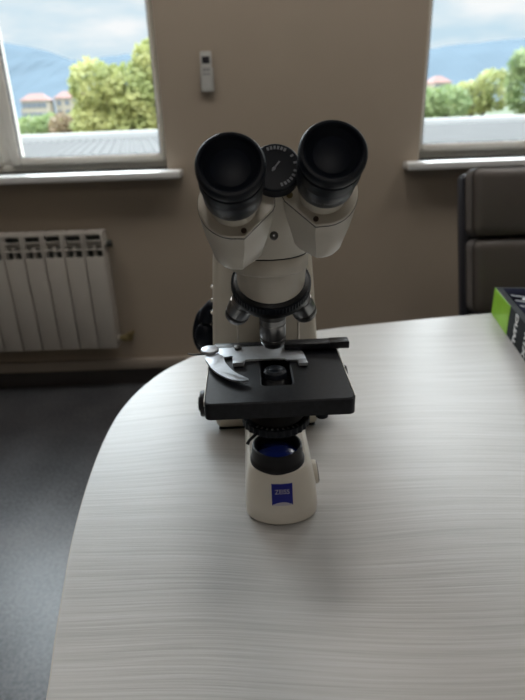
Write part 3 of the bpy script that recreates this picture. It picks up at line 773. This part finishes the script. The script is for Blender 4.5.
tree('russet_tree', (-6.3, 21, -7), [(-6.55, 21, .75, .55, .6, .45), (-6.2, 21, .55, .5, .6, .4)], M['leaf3'],
     'small russet-brown tree between the low green and tall trees', dens=800)
tree('bushy_tree', (-6.0, 24, -7), [(-6.5, 24, 1.0, .8, .7, .5), (-5.9, 24, .9, .7, .7, .5)], M['leaf'],
     'low yellow-green tree behind the russet tree in the left window', dens=800)
tree('broadleaf_tree', (7.0, 22, -7), [(6.0, 22, .95, .9, .8, .65), (6.9, 22, 1.05, .9, .8, .6), (5.3, 22, .8, .8, .8, .6)], M['leaf2'],
     'rounded green tree above the white roof at the left of the right window', dens=900)
tree('broadleaf_tree', (9.3, 26, -7), [(9.2, 26, 1.2, 1., .8, .7), (10.2, 26, 1.5, 1., .8, .8)], M['leaf'],
     'yellow-green tree in the middle of the right window', dens=900)
tree('broadleaf_tree', (10.3, 21, -7), [(9.5, 21, 1.6, .85, .8, 1.1), (10.4, 21, 2.2, 1.1, .8, 1.2), (9.1, 21, 2.2, .45, .5, .5), (11.8, 21, 1.6, 1.2, 1, 1.1)], M['leaf2'],
     'taller green tree at the right edge of the photograph', dens=900)

def house(x, y, wd, dp, z1, wm, lab, roof=True, z0=-7, rows=3, cols=5, rz=.1):
    root = empty('house', (x, y, z0), rz, lab, 'building', 'town houses far beyond the trees')
    hh = z1-z0
    MB().box((-wd/2, 0, 0), (wd/2, dp, hh)).build('walls', wm, root, smooth=0)
    if roof:
        MB().loft([[(-wd/2-.5, -.5, hh), (wd/2+.5, -.5, hh), (wd/2+.5, dp+.5, hh), (-wd/2-.5, dp+.5, hh)], [(-wd/2+2, dp/2-.5, hh+2.2), (wd/2-2, dp/2-.5, hh+2.2), (wd/2-2, dp/2+.5, hh+2.2), (-wd/2+2, dp/2+.5, hh+2.2)]]).build('roof', M['town_roof'], root, smooth=0)
    for r_ in range(rows):
        for c_ in range(cols):
            cx_ = -wd/2+(c_+.5)*wd/cols; zz = hh-2.2-r_*2.9
            MB().box((cx_-.7, -.12, zz), (cx_+.7, 0, zz+1.5)).build('window', M['town_glass'], root, smooth=0)
house(-81, 225, 9, 10, 3.2, M['town_wall'], 'pinkish town block at the left edge of the left window', False)
house(-71.5, 200, 8, 10, 5.6, M['town_wall2'], 'cream town house under a red roof, leftmost of the red-roofed ones')
house(-66.5, 232, 7, 10, 4.0, M['town_wall'], 'lower pinkish house between the two red roofs in the left window', False)
house(-60.5, 208, 13, 10, 6.2, M['town_wall2'], 'wide cream house under a long red roof beside the tall tree')
house(58, 205, 7, 10, 5.5, M['town_wall'], 'pinkish town block at the left edge of the right window', False)
house(64.5, 210, 6, 10, 7.0, M['town_wall2'], 'taller cream town block in the right window')
house(75, 235, 8, 10, 3.6, M['town_wall'], 'low pinkish house right of the taller cream block', False)

# mountains: a ridged terrain a few kilometres off
def ridge(name, prof, y0, depth, lab):
    m = MB(); rows = 14; cols = len(prof); g = []
    for r_ in range(rows+1):
        t = r_/rows; row = []
        for c_, (x, z) in enumerate(prof):
            k = math.sin(min(1, t*1.0)*PI/2)**1.2
            jit = (math.sin(c_*1.7+r_*.9)*.5+math.sin(c_*.63-r_*1.3))*.012*(1-t)
            row.append(m.bm.verts.new((x*(1+.02*jit), y0+t*depth, -7+(z+7)*max(0, k+jit*4*t))))
        g.append(row)
    for r_ in range(rows):
        for c_ in range(cols-1): m.bm.faces.new((g[r_][c_], g[r_][c_+1], g[r_+1][c_+1], g[r_+1][c_]))
    back = [m.bm.verts.new((x, y0+depth*1.7, -7)) for x, z in prof]
    for c_ in range(cols-1): m.bm.faces.new((g[-1][c_], g[-1][c_+1], back[c_+1], back[c_]))
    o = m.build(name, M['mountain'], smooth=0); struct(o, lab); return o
pf = [(-4200, 250), (-3400, 420), (-2700, 380), (-2100, 470), (-1850, 430), (-1575, 425), (-1453, 408), (-1271, 366), (-1180, 330), (-1105, 305), (-1000, 300), (-880, 318), (-677, 329), (-400, 300), (-100, 340), (200, 310), (500, 350), (800, 320), (1000, 300), (1097, 300), (1252, 322), (1400, 325), (1568, 335), (1725, 341), (2000, 390), (2400, 360), (3000, 440), (3800, 300), (4600, 240)]
def dense(p, k=5):
    q = []
    for (a, b), (c, d) in zip(p, p[1:]):
        for i_ in range(k):
            t = i_/k; q.append((a+(c-a)*t, b+(d-b)*t+random.uniform(-4, 4)))
    return q+[p[-1]]
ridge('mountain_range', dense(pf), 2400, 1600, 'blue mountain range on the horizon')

# ------------------------------------------------------------------ sky
wd = bpy.data.worlds.new('sky'); scene.world = wd; wd.use_nodes = True
N, L = wd.node_tree.nodes, wd.node_tree.links
bg = N['Background']
tc = N.new('ShaderNodeTexCoord'); sx = N.new('ShaderNodeSeparateXYZ'); L.new(tc.outputs['Generated'], sx.inputs[0])
mp = N.new('ShaderNodeMapping'); mp.inputs['Scale'].default_value = (5, 5, 16); mp.inputs['Location'].default_value = (1.3, .4, .2); L.new(tc.outputs['Generated'], mp.inputs['Vector'])
nz = N.new('ShaderNodeTexNoise'); nz.inputs['Scale'].default_value = 1.; nz.inputs['Detail'].default_value = 5; nz.inputs['Roughness'].default_value = .5; L.new(mp.outputs[0], nz.inputs['Vector'])
cr = N.new('ShaderNodeValToRGB'); e = cr.color_ramp.elements
e[0].position = .36; e[0].color = (.60, .77, .89, 1); e[1].position = .58; e[1].color = (.96, .97, .99, 1)
x_ = e.new(.47); x_.color = (.76, .86, .93, 1)
L.new(nz.outputs['Fac'], cr.inputs['Fac'])
mr = N.new('ShaderNodeMapRange'); mr.interpolation_type = 'SMOOTHSTEP'
mr.inputs['From Min'].default_value = .16; mr.inputs['From Max'].default_value = .45; mr.inputs['To Min'].default_value = 1.06; mr.inputs['To Max'].default_value = 6.
L.new(sx.outputs['Z'], mr.inputs['Value'])
# a broad bright part of the overcast high beyond the windows, where the veiled sun stands
dp = N.new('ShaderNodeVectorMath'); dp.operation = 'DOT_PRODUCT'; dp.inputs[1].default_value = Vector((-.14, .72, .64)).normalized(); L.new(tc.outputs['Generated'], dp.inputs[0])
m2 = N.new('ShaderNodeMapRange'); m2.interpolation_type = 'SMOOTHSTEP'
m2.inputs['From Min'].default_value = .72; m2.inputs['From Max'].default_value = 1.; m2.inputs['To Min'].default_value = 0.; m2.inputs['To Max'].default_value = 12.
L.new(dp.outputs['Value'], m2.inputs['Value'])
# only above the band of sky the photograph shows
mm_ = N.new('ShaderNodeMapRange'); mm_.interpolation_type = 'SMOOTHSTEP'; mm_.inputs['From Min'].default_value = .16; mm_.inputs['From Max'].default_value = .32; L.new(sx.outputs['Z'], mm_.inputs['Value'])
ml = N.new('ShaderNodeMath'); ml.operation = 'MULTIPLY_ADD'; L.new(m2.outputs[0], ml.inputs[0]); L.new(mm_.outputs[0], ml.inputs[1]); L.new(mr.outputs[0], ml.inputs[2])
L.new(cr.outputs['Color'], bg.inputs['Color']); L.new(ml.outputs[0], bg.inputs['Strength'])

# daylight portals in the two window openings (sampling aid only, they give off no light)
for i, (x0, x1, z0, z1) in enumerate(WIN):
    li = bpy.data.lights.new('daylight_portal', 'AREA'); li.shape = 'RECTANGLE'; li.size = x1-x0; li.size_y = z1-z0; li.cycles.is_portal = True
    o = bpy.data.objects.new('daylight_portal', li); col.objects.link(o); o.location = ((x0+x1)/2, WY+WT+.02, (z0+z1)/2); o.rotation_euler = (math.radians(-90), 0, 0)

# ------------------------------------------------------------------ camera
PITCH, ROLL = math.radians(23.4), math.radians(2.0)
f = Vector((0, math.cos(PITCH), -math.sin(PITCH))); r0_ = Vector((1, 0, 0)); u0_ = r0_.cross(f)
r_ = math.cos(ROLL)*r0_-math.sin(ROLL)*u0_; u_ = math.sin(ROLL)*r0_+math.cos(ROLL)*u0_
cam = bpy.data.cameras.new('camera'); cam.sensor_fit = 'VERTICAL'; cam.sensor_height = 36; cam.lens = 28.8; cam.clip_start = .02; cam.clip_end = 20000
cam.dof.use_dof = True; cam.dof.focus_distance = .46; cam.dof.aperture_fstop = 8.
co = bpy.data.objects.new('camera', cam); col.objects.link(co)
mw = Matrix((r_, u_, -f)).transposed().to_4x4(); mw.translation = Vector((0, 0, 1.135)); co.matrix_world = mw
scene.camera = co

scene.view_settings.view_transform = 'Standard'; scene.view_settings.look = 'None'; scene.view_settings.gamma = 1.; scene.view_settings.exposure = 0.
scene.view_settings.use_curve_mapping = False
scene.cycles.use_denoising = True
scene.cycles.max_bounces = 10; scene.cycles.diffuse_bounces = 6; scene.cycles.transparent_max_bounces = 12
scene.cycles.sample_clamp_indirect = 6.
